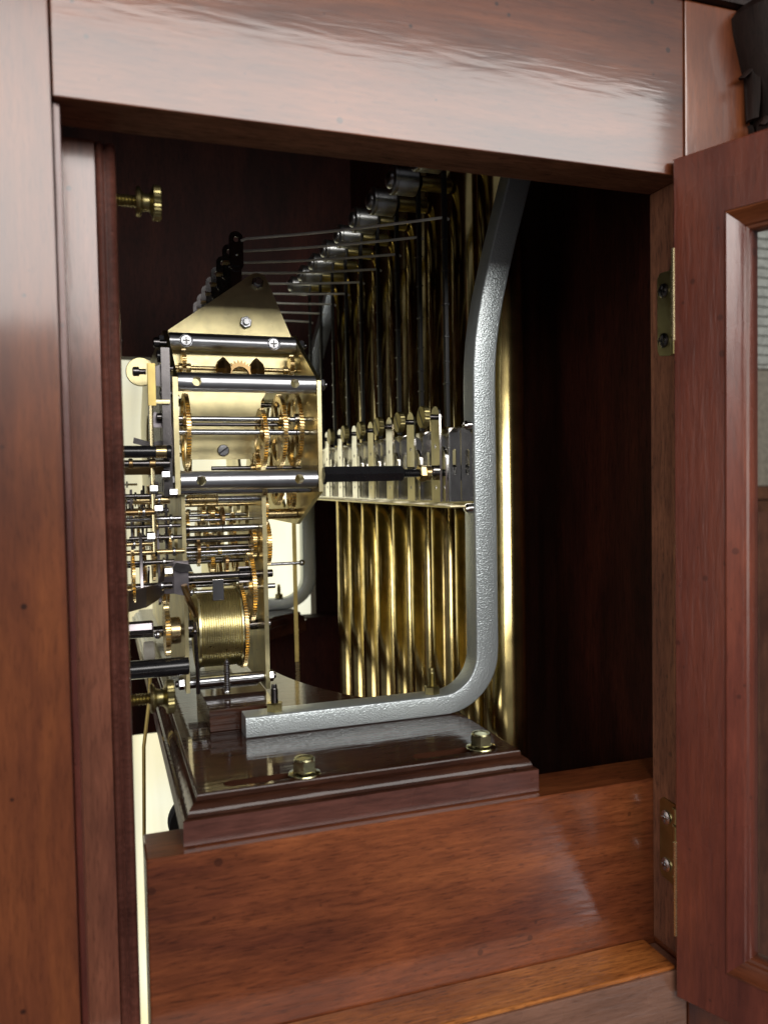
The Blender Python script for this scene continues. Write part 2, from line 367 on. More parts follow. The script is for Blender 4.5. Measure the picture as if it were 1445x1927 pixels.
# back, far side with its opening, top
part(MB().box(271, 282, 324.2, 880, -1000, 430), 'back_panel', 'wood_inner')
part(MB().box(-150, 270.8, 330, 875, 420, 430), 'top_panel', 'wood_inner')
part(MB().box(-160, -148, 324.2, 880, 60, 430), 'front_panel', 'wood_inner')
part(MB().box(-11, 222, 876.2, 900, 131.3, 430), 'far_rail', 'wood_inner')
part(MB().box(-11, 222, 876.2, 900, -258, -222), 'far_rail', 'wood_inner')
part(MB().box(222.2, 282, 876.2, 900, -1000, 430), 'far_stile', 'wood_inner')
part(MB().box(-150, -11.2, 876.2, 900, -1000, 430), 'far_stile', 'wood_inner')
part(MB().box(-11, 222, 887, 889.5, -222, 131.2), 'far_glass', 'glass')
part(MB().box(-11, 222, 887, 889.5, -900, -258), 'far_glass', 'glass')

# carved capital at the top right corner outside
cap = part(MB().lathe('z', (298, 296), [(118, 13), (124, 15), (128, 12), (133, 13), (150, 14), (168, 17), (182, 22), (196, 26), (203, 27), (207, 24)], 28), 'carved_capital', 'wood_black')
lf = []
for ring, (z0, rr, nL, hgt) in enumerate(((134, 15, 9, 26), (158, 18, 9, 24))):
    for k in range(nL):
        a = 2*PI*(k + 0.5*ring)/nL
        d = Vector((math.cos(a), math.sin(a), 0)); t = Vector((-d.y, d.x, 0)); fr = []
        for q in range(9):
            u = q/8; out = rr + 1 + 3.5*u**3 + (2.0 if q == 8 else 0); z = z0 + hgt*(math.sin(u*2.2)/math.sin(1.57)*0.9)
            w = 4.6*math.sin(PI*min(1, 0.25+0.7*u)) + 0.6
            fr.append((Vector((298, 296, z)) + d*out, t, d, w, 1.6))
        leaf = MB().sweep(fr, [(1, -0.4), (0.55, 0.5), (0, 1), (-0.55, 0.5), (-1, -0.4), (0, -0.9)])
        part(leaf, 'leaf', 'wood_black', cap, (0, 300, -235))

# ------------------------------------------------------------------ the open side door (hinged at the right jamb)
AD = math.radians(22)
door = bpy.data.objects.new('side_door', None); C.objects.link(door); door.parent = case
door.location = (Vector((237.8, 297.5, 0)) - Vector(CO))*MM
door.rotation_euler = (0, 0, -(PI/2 - AD))        # local +x runs along the door away from the hinge, local +y = face turned to the right
door['label'] = 'glazed mahogany side door swung outwards on its brass hinges'
DW, DZ0, DZ1, TH = 250, -234, 137, 19
def dpart(mb, name, mat): return part(mb, name, mat, door, (0, 0, 0))
# the inside face (towards the camera) is local y = 0, the thickness goes to +y
def dpart(mb, name, mat, parent=None): return part(mb, name, mat, parent or door, (0, 0, 0))
fm = MB(); fr_o = [(0, DZ0), (DW, DZ0), (DW, DZ1), (0, DZ1)]; fr_i = [(23, -213), (DW-23, -213), (DW-23, 109), (23, 109)]
rg = []
for d, io, ii in ((0.7, 0, 0), (0, 0.7, 0), (0, None, 0), (TH, None, 0), (TH, 0, 0)):
    src, k = (fr_o, io) if io is not None else (fr_i, ii)
    sx = [(1, 1), (-1, 1), (-1, -1), (1, -1)]
    rg.append([fm.bm.verts.new((p[0]+q[0]*k, d, p[1]+q[1]*k)) for p, q in zip(src, sx)])
for A, B in zip(rg, rg[1:] + rg[:1]):
    for q in range(4): fm.bm.faces.new((A[q], A[(q+1) % 4], B[(q+1) % 4], B[q]))
fm.bev = True
dpart(fm, 'door_frame', 'wood_door')
for za, zb in ((59, 99), (-206, -163)): dpart(MB().box(-0.5, 0.9, -0.6, 9, za, zb, 0.25), 'hinge_leaf', 'brass')
prof = [(0.05, 0.5), (0.4, -0.5), (1.2, -0.6), (2.4, 0.5), (5.2, 2.6), (6.6, 3.2), (7.2, 4.2), (8.3, 4.5), (8.8, 5.4), (8.8, 11), (0.05, 11)]
x0, x1, z0, z1 = 23.0, DW-23.0, -213.0, 109.0
cor = [((x0, z0), (1, 1)), ((x1, z0), (-1, 1)), ((x1, z1), (-1, -1)), ((x0, z1), (1, -1))]
for q in range(4):
    (pa, da), (pb, db) = cor[q], cor[(q+1) % 4]
    mb = MB(); A = [mb.bm.verts.new((pa[0]+da[0]*i, d, pa[1]+da[1]*i)) for i, d in prof]; B = [mb.bm.verts.new((pb[0]+db[0]*i, d, pb[1]+db[1]*i)) for i, d in prof]
    for k in range(len(prof)): mb.bm.faces.new((A[k], A[(k+1) % len(prof)], B[(k+1) % len(prof)], B[k]))
    mb.bm.faces.new(A[::-1]); mb.bm.faces.new(B)
    dpart(mb, 'moulding', 'wood_door' if q % 2 else 'wood_x')
dpart(MB().box(x0+8.4, x1-8.4, 6.2, 8.0, z0+8.4, z1-8.4), 'glass_pane', 'glass')

# ================================================================== seatboard, its bolts and the wooden block
ST, SB = -126.0, -144.8
def offset_poly(P, d):
    out = []; n = len(P)
    for i in range(n):
        a, b, c = Vector(P[i-1]), Vector(P[i]), Vector(P[(i+1) % n])
        n1 = Vector(((b-a).y, -(b-a).x)).normalized(); n2 = Vector(((c-b).y, -(c-b).x)).normalized()
        m = n1 + n2; m = m / max(0.3, m.dot(n1)) ; out.append((b.x - m.x*d, b.y - m.y*d))
    return out
cut = []
for k in range(0, 33):
    a = math.radians(-80 - 200*k/32)              # ellipse bulging to the left
    x, y = 200 + 92*math.cos(a), 600 + 175*math.sin(a)
    if x < 187: cut.append((x, y))
outl = [(27.5, 329.5), (187.5, 329.5), (187.5, 424)] + cut + [(187.5, 776), (187.5, 870), (27.5, 870)]
def slot(x0, x1, y, r): return [(x0 + r*math.cos(a), y + r*math.sin(a)) for a in [PI/2 + PI*k/8 for k in range(9)]] + [(x1 + r*math.cos(a), y + r*math.sin(a)) for a in [-PI/2 + PI*k/8 for k in range(9)]]
holes = [slot(49, 83, 342.5, 3.6), slot(135, 170, 344.5, 3.6)]
profile = [(SB, 0.6), (SB+0.7, 0), (-134.2, 0), (-133.7, 0.7), (-133.6, 1.9), (-132.6, 2.1), (-131.0, 2.7), (-129.6, 3.9), (-128.8, 5.3), (-128.6, 5.9), (-127.2, 6.0), (-126.4, 6.4), (ST, 7.2)]
seat = thing('seatboard', 'dark brown moulded seatboard with a curved cut-out resting on the side board', 'board', (27.5, 329.5, SB))
SO = (27.5, 329.5, SB)
mb = MB(); bm = mb.bm; rings = []
for z, ins in profile: rings.append([bm.verts.new((x, y, z)) for x, y in offset_poly(outl, ins)])
for A, B in zip(rings, rings[1:]):
    for q in range(len(A)): bm.faces.new((A[q], A[(q+1) % len(A)], B[(q+1) % len(A)], B[q]))
hb = [[bm.verts.new((x, y, SB)) for x, y in h] for h in holes]; ht = [[bm.verts.new((x, y, ST)) for x, y in h] for h in holes]
for A, B in zip(hb, ht):
    for q in range(len(A)): bm.faces.new((A[q], A[(q+1) % len(A)], B[(q+1) % len(A)], B[q]))
for grp in ([rings[0]] + hb, [rings[-1]] + ht):
    es = []
    for A in grp:
        for q in range(len(A)): es.append(bm.edges.get((A[q], A[(q+1) % len(A)])) or bm.edges.new((A[q], A[(q+1) % len(A)])))
    bmesh.ops.triangle_fill(bm, edges=es, use_beauty=True, use_dissolve=False)
mb.bev = True
sb_ = part(mb, 'board', 'wood_seat', seat, SO, ang=28)
sb_.data.materials.append(M['wood_seat_edge'])
for p in sb_.data.polygons:
    if p.center.z*1000 + SB < -133.6 and (p.center.y < 0.0025 or p.center.x < 0.003) and abs(p.normal.z) < 0.8: p.material_index = 1

def make_bolt():
    t = thing('hex_bolt', '', 'bolt', (0, 0, 0), 'flanged bolts through the seatboard slots')
    MB().lathe('z', (0, 0), [(0, 6.8), (0.5, 7.0), (0.9, 6.8), (1.5, 5.4), (1.9, 5.0), (1.9, 3)], 36).build('flange', 'zinc', t)
    MB().lathe('z', (0, 0), [(1.4, 5.3), (6.2, 5.3), (7.0, 4.6)], 6).build('hex_head', 'zinc', t, ang=20)
    MB().lathe('z', (0, 0), [(6.6, 4.55), (7.25, 4.2), (7.3, 3.4), (6.9, 3.0)], 28).build('head_rim', 'zinc', t)
    MB().cyl('z', (0, 0), -18, 1.0, 3.0, 16).build('shank', 'zinc', t)
    return t
b0 = make_bolt(); b0.location = Vector((80.0, 341.6, ST))*MM; b0.rotation_euler.z = 0.25
b1 = copy_tree(b0, (165.5, 344.4, ST), 'yellow zinc flanged hex bolt under the curve of the silver frame, right of the two'); b1.rotation_euler.z = 0.05
b0['label'] = 'yellow zinc flanged hex bolt in front of the silver foot, left of the two'

blk = MB().box(49.5, 84, 417.5, 480, ST, -114.6, 0.5)
for k in range(3): blk.box(49.4-0.15*k, 84.1, 417.2-0.25*((k*7) % 3), 417.6, ST+1.2+3.6*k, ST+3.9+3.6*k, 0.3)
bo = blk.build('wooden_block', 'wood_seat', None, (66, 450, ST)); tag(bo, 'dark stained plywood block standing on the seatboard under the clock movement', 'wooden block')

# ================================================================== cast frames that carry the tubes
def rrect(a, b, r, n=3):
    out = []
    for cx, cy, s in ((a-r, b-r, 0), (-a+r, b-r, 1), (-a+r, -b+r, 2), (a-r, -b+r, 3)):
        for k in range(n+1):
            t = (s + k/n)*PI/2; out.append((cx + r*math.cos(t), cy + r*math.sin(t)))
    return out
def make_frame(name, label, Y, org, sy=1):
    t = thing(name, label, 'metal frame', org)
    pts = []    # (x, z, half thickness)
    for x in (64.8, 100, 140, 166): pts.append((x, -120.7, 5.3))
    cx, cz, R = 170.5, -94.0, 26.7
    for k in range(1, 12):
        a = -PI/2 + (PI/2)*k/12; pts.append((cx + R*math.cos(a), cz + R*math.sin(a), 5.3 + 1.3*k/12))
    for z in (-90, -60, -20, 20, 50): pts.append((197.3, z, 6.6))
    for z, x in ((62, 197.6), (74, 198.6), (86, 200.4), (98, 202.8), (112, 206.2), (130, 211), (160, 219.5), (200, 231), (225, 238)): pts.append((x, z, 6.6))
    fr = []
    for i, (x, z, h) in enumerate(pts):
        a = pts[max(i-1, 0)]; b = pts[min(i+1, len(pts)-1)]
        d = Vector((b[0]-a[0], 0, b[1]-a[1])).normalized(); nrm = Vector((d.z, 0, -d.x))
        fr.append((Vector((x, Y + 7, z)), nrm, Vector((0, 1, 0)), 1, 1)); fr[-1] = (fr[-1][0], nrm*h, Vector((0, 1, 0))*7, 1, 1)
    part(MB().sweep(fr, rrect(1, 1, 0.16)), 'casting', 'hammer', t, org)
    for x in (80.6, 166.8):
        n = part(MB().lathe('z', (x, Y+7), [(-115.3, 4.3), (-111.6, 4.3), (-111.2, 3.9)], 6, a0=0.3), 'nut', 'old_brass', t, org, ang=20)
        prof = [(-111.4, 1.9)]
        for q in range(10): prof += [(-111.1+0.72*q, 1.95), (-110.75+0.72*q, 1.6)]
        prof += [(-103.6, 1.4), (-102.9, 1.5), (-101.6, 1.2)]
        part(MB().lathe('z', (x, Y+7), prof, 14), 'stud', 'dark_steel' if x < 100 else 'old_brass', n, org)
    return t
make_frame('cast_frame', 'silver hammered-paint cast frame curving up from the seatboard in front of the chime tubes', 400, (130, 407, ST))
make_frame('cast_frame', 'distant silver cast frame seen past the movement, at the far end of the seatboard', 800, (130, 807, ST))

# ================================================================== chime tubes
TY = [425 + 38.6*k for k in range(9)]
TX, TR, TT, TB = 220.5, 12.6, 216, -760
t0 = MB()
t0.lathe('z', (0, 0), [(TB-TT, TR-1.2), (TB-TT, TR), (-0.6, TR), (0, TR-0.4), (0, TR-1.2)], 40, cap=False)
tb = t0.build('chime_tube', 'tube')
tb.location = Vector((TX, TY[0], TT))*MM
tag(tb, 'polished brass chime tube to the right of the silver frame, nearest of the row', 'chime tube', 'brass chime tubes')
pl = ['seen directly behind the silver upright, second from the front', 'just left of the silver upright, third of nine from the front',
      'fourth of nine from the front, above the right foot stud', 'fifth of nine, the middle tube of the row', 'sixth of nine from the front of the row',
      'seventh of nine, third from the far end', 'eighth of nine, next to the farthest', 'ninth and farthest, beside the dark far wall']
for k in range(1, 9):
    c = tb.copy(); C.objects.link(c); c.location = Vector((TX, TY[k], TT))*MM
    c['label'] = 'brass chime tube %s' % pl[k-1]

# ================================================================== rack of brackets with thumb screws
RO = (191, 400, -14)
rack = thing('bracket_rack', 'nickel plated rack with a row of slotted thumb screws fixed to the silver frame', 'rack', RO)
part(MB().box(190.6, 192, 402, 752, -14, 30, 0.3), 'back_plate', 'nickel', rack, RO)
part(MB().box(177.5, 190.5, 403, 752, -15.1, -14, 0.3), 'bottom_flange', 'brass_plate', rack, RO)
def make_bracket(y):
    o = (179.5, y, -12)
    b = bpy.data.objects.new('bracket', None); C.objects.link(b); b.parent = rack; b.location = (Vector(o)-Vector(RO))*MM
    def p(mb, name, mat, **k):
        q = mb.build(name, mat, b, **k); return q
    # two upright strips standing side by side, rounded at the top (local coordinates)
    def strip(x0, x1, w, zt, hs):
        out = [(-w, 0), (w, 0)] + [(w*math.cos(a), zt - w + w*math.sin(a)) for a in [PI*k/10 for k in range(11)]]
        return MB().prism('x', out, x0, x1, [circ(0, z, r, 12) for z, r in hs])
    p(strip(-1.0, 0.1, 6.0, 53.5, [(8, 1.0), (31, 1.2)]), 'strip', 'nickel')
    p(strip(2.2, 3.4, 6.4, 31, [(8, 1.0)]), 'strip', 'nickel')
    # folded sheet turned towards the door, with rounded corner, slot and hole
    out = [(0, 3.6), (0, 11.4)] + [(41-8+8*math.sin(a), 11.4) for a in [0]]
    r = 6
    out = [(0, 3.6)] + [(41-r + r*math.sin(a), 3.6 + r - r*math.cos(a)) for a in [PI/2*k/6 for k in range(7)]] + [(41, 10.9), (0, 10.9)]
    p(MB().prism('y', out, -7.6, -6.6, [[(z, x) for z, x in slot(16, 28, 7.2, 1.1)]]), 'folded_sheet', 'nickel')
    # thumb screw: knurled, slotted disc, axis along x
    kn = MB(); n = 48; prof = [(-9.2, 5.6), (-9.6, 5.2), (-9.6, 0.1)]
    rg = lambda x, rr, kk: [kn.bm.verts.new((x, (rr - (0.22 if q % 2 else 0))*math.cos(2*PI*q/n), 47.4 + (rr - (0.22 if q % 2 else 0))*math.sin(2*PI*q/n))) for q in range(n)]
    A, B, D = rg(-9.6, 5.9, 0), rg(-9.2, 6.25, 0), rg(-6.4, 6.25, 0)
    for P, Q in ((A, B), (B, D)):
        for q in range(n): kn.bm.faces.new((P[q], P[(q+1) % n], Q[(q+1) % n], Q[q]))
    kn.bm.faces.new(A); kn.bm.faces.new(D)
    ts = p(kn, 'thumb_screw', 'old_brass', ang=20)
    ra = random.uniform(-0.5, 0.5) + 1.1
    sl = MB().box(-9.75, -9.3, -5.9, 5.9, -0.5, 0.5)
    for v in sl.bm.verts:
        y_, z_ = v.co.y, v.co.z; v.co.y = y_*math.cos(ra) - z_*math.sin(ra); v.co.z = 47.4 + y_*math.sin(ra) + z_*math.cos(ra)
    so = sl.build('slot', 'black', ts)
    p(MB().cyl('x', (0, 47.4), -6.4, 3, 1.6, 12), 'screw_shank', 'dark_steel')
    p(MB().lathe('x', (0, 17.5), [(-1, 2.9), (-3.4, 2.9), (-3.9, 2.4), (-3.9, 0.1)], 18), 'screw_head', 'nickel')
    return b
def copy_part(o, parent, loc):
    c = o.copy(); C.objects.link(c); c.parent = parent; c.location = loc
    for ch in list(o.children): copy_part(ch, c, ch.location.copy())
    return c
br0 = make_bracket(TY[0])
for k in range(1, 9): copy_part(br0, rack, (Vector((179.5, TY[k], -12))-Vector(RO))*MM)
for z in (29.5, -15.5):
    part(MB().lathe('x', (404, z), [(186.2, 0.1), (186.4, 1.6), (187.6, 2.6), (190.4, 2.7)], 16), 'screw', 'nickel', rack, RO)

# ================================================================== hammers with their stems and pull wires
def make_hammer(k):
    y = TY[k]; hz = 179.0; o = (184, y, 20)
    t = thing('chime_hammer', '', 'hammer', o, 'chime hammers in front of the tubes')
    def q(mb, name, mat, parent=t): return part(mb, name, mat, parent, o)
    q(MB().box(184.9, 187.1, y-1.7, y+1.7, 30, 189, 0.3), 'stem', 'black')
    t.children[0].data.materials[0] = M['dull_black']
    h = q(MB().lathe('x', (y, hz), [(168.6, 7.6), (169.2, 8.4), (171.0, 8.5), (171.5, 7.9), (172.2, 8.2), (183.6, 8.3), (184.1, 7.8)], 32), 'hammer_head', 'alu')
    q(MB().lathe('x', (y, hz), [(168.8, 5.2), (167.4, 4.9), (166.2, 3.6), (165.7, 0.1)], 20), 'head_screw', 'alu', h)
    q(MB().lathe('x', (y, hz), [(187.3, 4.4), (206.0, 4.4), (207.2, 3.9)], 18), 'striker', 'old_brass')
    for i, z in enumerate((146.5-12, 117, 98, 80, 66, 54)): q(MB().box(184.4, 187.5, y-2.1, y+2.1, z, z+0.8, 0.2), 'stem_ring', 'black')
    # pull wire back to the lever on the movement
    yl, xl, zl = 494 + 28*k, 87.0, 146.6
    a = Vector((xl, yl, zl)); b = Vector((187.0, y, 147.0)); pts = [a + Vector((-3.2, 0, -1.6)), a]
    for s in range(1, 13):
        u = s/12; p = a.lerp(b, u); p.z -= 1.0*math.sin(PI*u); pts.append(p)
    pts.append(b + Vector((1.8, 0, -1.4)))
    q(MB().tube(pts, 0.8, 7), 'pull_wire', 'wire')
    return t
for k in range(9):
    t = make_hammer(k)
    t['label'] = 'silver headed hammer on black stem, %s counted from the silver upright' % (ORD[k] if k < 8 else 'last and smallest')

# ================================================================== the clock movement
MO = (64, 540, -114)
mv = thing('clock_movement', 'brass clock movement with toothed wheels, steel pillars and a wound cable drum', 'clock movement', MO)
def mp_(mb, name, mat, parent=None, ang=35): return part(mb, name, mat, parent or mv, MO, ang=ang)
def bool_cut(o, cutters):
    """cut drilled holes out of a part and keep the result as plain mesh"""
    for mb in cutters:
        c = mp_(mb, 'cutter', 'black'); md = o.modifiers.new('cut', 'BOOLEAN'); md.object = c; md.operation = 'DIFFERENCE'; md.solver = 'EXACT'
        bpy.context.view_layer.update()
        dg = bpy.context.evaluated_depsgraph_get(); me = bpy.data.meshes.new_from_object(o.evaluated_get(dg))
        o.modifiers.clear(); o.data = me; cm = c.data; bpy.data.objects.remove(c); bpy.data.meshes.remove(cm)
    for p in o.data.polygons: p.use_smooth = True
    o.data.set_sharp_from_angle(angle=math.radians(35))
def oct_plate(z_lo=-25): return [(430, -5), (430, 55), (486, 88.5), (714, 88.5), (770, 55), (770, -5), (714, z_lo), (486, z_lo)]
# plates across the movement, with their cut-outs
mp_(MB().prism('x', oct_plate(-8), 36.6, 39.2, [circ(470, 20, 7), circ(530, 30, 20, 28), circ(600, 30, 18, 28), circ(660, 30, 24, 28)]), 'plate', 'brass_plate')
mp_(MB().prism('x', oct_plate(), 112.2, 114.4, [circ(505, 46, 9), circ(560, 40, 16), circ(610, 20, 14), circ(520, -8, 8), circ(680, 30, 24, 28)]), 'plate', 'brass_plate')
mp_(MB().prism('x', [(450, -113), (450, 6), (750, 6), (750, -113)], 41.2, 43.2, [circ(490, -30, 12), circ(560, -30, 18), circ(600, -75, 14), circ(560, -92, 10), circ(670, -40, 30, 28)]), 'plate', 'brass_plate')
mp_(MB().prism('x', [(450, -115), (450, 9), (750, 9), (750, -115)], 84.6, 87.0, [circ(500, -19, 8), circ(530, -17, 9), circ(565, -20, 10), circ(600, -40, 18), circ(552, -62, 12), circ(680, -40, 30, 28)]), 'plate', 'brass_plate')
# folded triangular plate that carries the hammer levers (faces the door)
tri = [(89.0, 39.8)]
for k in range(9):
    a = math.radians(118 - 100*k/8); tri.append((118.2 + 6.6*math.sin(a), 91.8 + 6.6*math.cos(a)))
tri += [(88.0, 111.6), (72, 111.6), (58, 98), (49, 92.4), (17, 90.6), (14.6, 88.4), (14.6, 51), (17, 48.4), (50, 46), (60, 40)]
mp_(MB().prism('y', tri[::-1], 487, 488.6, [circ(36.8, 72.0, 1.9, 16)]), 'lever_plate', 'brass_plate')
def hexnut(ax, c, t0, t1, r, mat='steel', parent=None):
    d = 0.5 if t1 > t0 else -0.5
    return mp_(MB().lathe(ax, c, [(t0, r), (t1-d, r), (t1, r*0.86)], 6, a0=0.2), 'nut', mat, parent, ang=20)
for x, z in ((91.7, 118.6), (84.2, 95.2)):
    n = hexnut('y', (z, x), 486.9, 484.2, 3.7, 'steel')
    mp_(MB().lathe('y', (z, x), [(487, 2.1), (482.8, 2.1), (482.3, 1.7)], 16), 'stud_end', 'steel', n)
sc = mp_(MB().lathe('y', (19.8, 69.3), [(487, 3.5), (486.2, 3.5), (485.7, 3.0), (485.6, 0.1)], 24), 'screw', 'steel')
sl = MB().box(66.2, 72.4, 485.45, 485.9, 19.4, 20.2); 
for v in sl.bm.verts:
    x, z = v.co.x-69.3, v.co.z-19.8; v.co.x = 69.3 + x*0.8 - z*0.6; v.co.z = 19.8 + x*0.6 + z*0.8
mp_(sl, 'slot', 'black', sc)
# pillars
def pillar(y, z, r, x0, x1, holes, nuts=True, mat='pillar'):
    o = mp_(MB().cyl('x', (y, z), x0, x1, r, 40, 0.25), 'pillar', mat)
    if holes: bool_cut(o, [MB().cyl('y', (z, hx), y-8, y+8 if not hd else y-1, hr, 20) for hx, hr, hd in holes])
    mp_(MB().cyl('x', (y, z), x1-8.6, x1-8.3, r+0.03, 32), 'groove', 'dark_steel', o) if False else None
    if nuts:
        hexnut('x', (y, z), x0-2.8, x0-5.8, 3.4, 'steel', o); hexnut('x', (y, z), x1+2.5, x1+5.5, 3.4, 'steel', o)
        mp_(MB().cyl('x', (y, z), x0-7.4, x0-5.8, 1.9, 14, 0.3), 'stud_end', 'dark_steel', o)
        mp_(MB().cyl('x', (y, z), x1+5.4, x1+6.8, 1.9, 14, 0.3), 'stud_end', 'dark_steel', o)
    return o
p1 = pillar(480, 81.6, 4.9, 39.3, 112.1, [(48.6, 3.7, 1), (98.6, 3.7, 1)])
for x in (48.6, 98.6):
    s1 = mp_(MB().lathe('y', (81.6, x), [(479, 3.3), (476.4, 3.3), (475.7, 2.8), (475.6, 0.1)], 22), 'screw', 'zinc' if 0 else 'steel', p1)
    mp_(MB().box(x-2.0, x+2.0, 475.3, 475.9, 81.2, 82.0).box(x-0.4, x+0.4, 475.35, 475.85, 79.6, 83.6), 'slot', 'black', s1)
pillar(435.4, 53.2, 4.9, 39.3, 112.1, [(48.8, 2.4, 0), (100.2, 2.4, 0)])
pillar(435.4, 2.0, 5.1, 39.3, 112.1, [(49.8, 2.6, 0), (101.6, 2.6, 0)])
pillar(456, -112.2 + 3.4, 3.1, 43.3, 84.5, [], True, 'steel')
pillar(485, -18.5, 3.1, 87.1, 112.1, [], False, 'gear')
for y, z in ((764, 53), (764, 2), (720, 80)): pillar(y, z, 4.5, 39.3, 112.1, [], False)
for y, z in ((744, -108), (744, -5)): pillar(y, z, 3.5, 43.3, 84.5, [], False)

def gear(x, y, z, R, n=None, th=2.3, mat='gear', spokes=5, rim=0.16, parent=None, name='gear_wheel', bore=2.6, tooth=None):
    n = n or max(16, int(R*3.5)); tooth = tooth or min(1.5, 0.08*R + 0.4)
    mb = MB(); bm = mb.bm; N4 = n*4; ri = R*(1-rim) - tooth*0.5
    def ring(rf, xx): return [bm.verts.new((xx, y + rf(q)*math.cos(2*PI*q/N4), z + rf(q)*math.sin(2*PI*q/N4))) for q in range(N4)]
    to = lambda q: R if q % 4 in (0, 1) else R - tooth
    if spokes: inn = lambda q: ri
    else: inn = lambda q: bore
    a, b, c, d = ring(to, x-th/2), ring(to, x+th/2), ring(inn, x+th/2), ring(inn, x-th/2)
    for P, Q in ((a, b), (b, c), (c, d), (d, a)):
        for q in range(N4): bm.faces.new((P[q], P[(q+1) % N4], Q[(q+1) % N4], Q[q]))
    if spokes:
        hub = max(bore+1.2, R*0.2)
        mb.lathe('x', (y, z), [(x-th/2, hub), (x+th/2, hub)], 20)
        for k in range(spokes):
            an = 2*PI*k/spokes + R; ca, sa = math.cos(an), math.sin(an); w = max(0.7, R*0.075)
            vs = [bm.verts.new((xx, y + rr*ca - ww*sa, z + rr*sa + ww*ca)) for xx in (x-th*0.46, x+th*0.46) for rr, ww in ((hub*0.9, -w*1.3), (ri+0.3, -w), (ri+0.3, w), (hub*0.9, w*1.3))]
            for f in ((0, 1, 2, 3), (7, 6, 5, 4), (0, 4, 5, 1), (1, 5, 6, 2), (2, 6, 7, 3), (3, 7, 4, 0)): bm.faces.new([vs[i] for i in f])
    return mp_(mb, name, mat, parent, ang=25)
def arbor(y, z, x0, x1, r=1.3, mat='steel', collars=()):
    o = mp_(MB().cyl('x', (y, z), x0, x1, r, 18, 0.2), 'arbor', mat)
    for cx, cw, cr, cm in collars: mp_(MB().cyl('x', (y, z), cx, cx+cw, cr, 20, 0.25), 'collar', cm, o)
    return o
# --- upper cage
for g in ((45.5, 462, 29.5, 20.8), (87.0, 460, 25.0, 17.3), (85.4, 470, 8.8, 9.0), (98.5, 467, 29.9, 21.1), (107.6, 467, 30.9, 21.6),
          (47.0, 478, 70.4, 6.8), (109.0, 478, 69.8, 5.9), (103.5, 500, 6.3, 20.0), (108.5, 482, -6.8, 9.6), (94, 520, 22, 15), (102, 545, 52, 13), (50, 520, 35, 16), (56, 560, 20, 18)):
    gear(*g)
arbor(455, 35.8, 39.3, 112, 1.5, 'steel', [(43.4, 4.4, 3.2, 'gear'), (96, 6, 2.8, 'gear'), (105, 2, 3.4, 'steel')])
arbor(450, 28.2, 39.3, 112, 1.6, 'steel', [(84, 5, 2.9, 'gear'), (104.6, 0.5, 1.9, 'dark_steel')])
arbor(458, 33.0, 39.3, 100, 1.1, 'dark_steel')
arbor(446, -3.6, 39.3, 112, 1.9, 'steel', [(103.5, 0.5, 2.2, 'dark_steel'), (84, 2.6, 3.2, 'gear')])
arbor(478, 66.4, 39.3, 112, 1.3, 'gear', [(44, 7, 2.6, 'gear'), (104, 3, 2.4, 'gear')])
arbor(470, 9.0, 60, 112, 1.2, 'dark_steel', [(82, 7, 2.2, 'gear')])
for y, z in ((500, 25), (520, 50), (545, 52), (560, 20), (520, 5), (600, 60), (580, -2)): arbor(y, z, 39.3, 112, 1.4, random.choice(['steel', 'dark_steel']))
# governor on the upper arbor: toothed half wheel facing the door between two flared bronze bosses
gm = MB(); n = 13; A = []; B = []; Cc = []; D = []
for k in range(n*2+1):
    a = PI*k/(n*2); r = 8.9 if k % 2 == 0 else 6.9
    for lst, rr, yy in ((A, r, 470.5), (B, r, 473.5), (Cc, 5.2, 473.5), (D, 5.2, 470.5)): lst.append(gm.bm.verts.new((77.8 + rr*math.cos(a), yy, 61.8 + rr*math.sin(a))))
for P, Q in ((A, B), (B, Cc), (Cc, D), (D, A)):
    for q in range(len(P)-1): gm.bm.faces.new((P[q], P[q+1], Q[q+1], Q[q]))
gm.bm.faces.new((A[0], B[0], Cc[0], D[0])); gm.bm.faces.new((A[-1], D[-1], Cc[-1], B[-1]))
mp_(gm, 'governor_wheel', 'bronze', ang=10)
for xc, sg in ((68.8, 1), (87.4, -1)):
    mp_(MB().lathe('x', (473, 65.4), [(xc-sg*4.6, 2.2), (xc-sg*3.6, 4.4), (xc-sg*0.4, 7.2), (xc+sg*0.8, 6.6), (xc+sg*3.6, 3.4), (xc+sg*4.4, 1.2)], 8), 'governor_boss', 'bronze', ang=15)
# --- lower cage
for g in ((88.2, 465, -13.6, 10.9), (89.6, 486, -17.0, 7.3), (92.2, 480, -35.5, 13.6), (82.6, 470, -33.2, 9.6), (80.2, 470, -59.7, 19.8),
          (62.3, 500, -41.3, 11.9), (60.6, 520, -18.8, 6.6), (63.4, 500, -18.4, 6.8), (48, 520, -40, 14), (52, 560, -50, 20), (71, 540, -30, 15), (76, 575, -70, 22), (55, 545, -75, 18), (67, 520, -22, 9)):
    gear(*g)
arbor(462, -24.6, 43.3, 84.5, 1.9, 'steel', [(44, 2, 2.3, 'dark_steel'), (64, 0.5, 2.15, 'dark_steel')])
arbor(475, -31.2, 43.3, 84.5, 1.9, 'dark_steel')
arbor(480, -36.5, 43.3, 84.5, 1.4, 'dark_steel')
arbor(480, -41.0, 43.3, 84.5, 1.3, 'steel')
arbor(492, -45.8, 43.3, 84.5, 1.2, 'dark_steel')
arbor(462, -51.4, 43.3, 92, 2.2, 'dark_steel', [(78, 2, 2.8, 'gear')])
arbor(455, -8.2, 43.3, 84.5, 1.7, 'steel', [(44.4, 15.6, 2.6, 'gear'), (46, 1, 3.3, 'gear'), (54, 1, 3.3, 'gear'), (60.4, 0.8, 3.0, 'gear')])
arbor(490, -12, 43.3, 95, 1.2, 'gear'); arbor(500, -18.6, 43.3, 84.5, 1.1, 'steel')
arbor(470, -59.7, 74, 95, 1.5, 'steel')
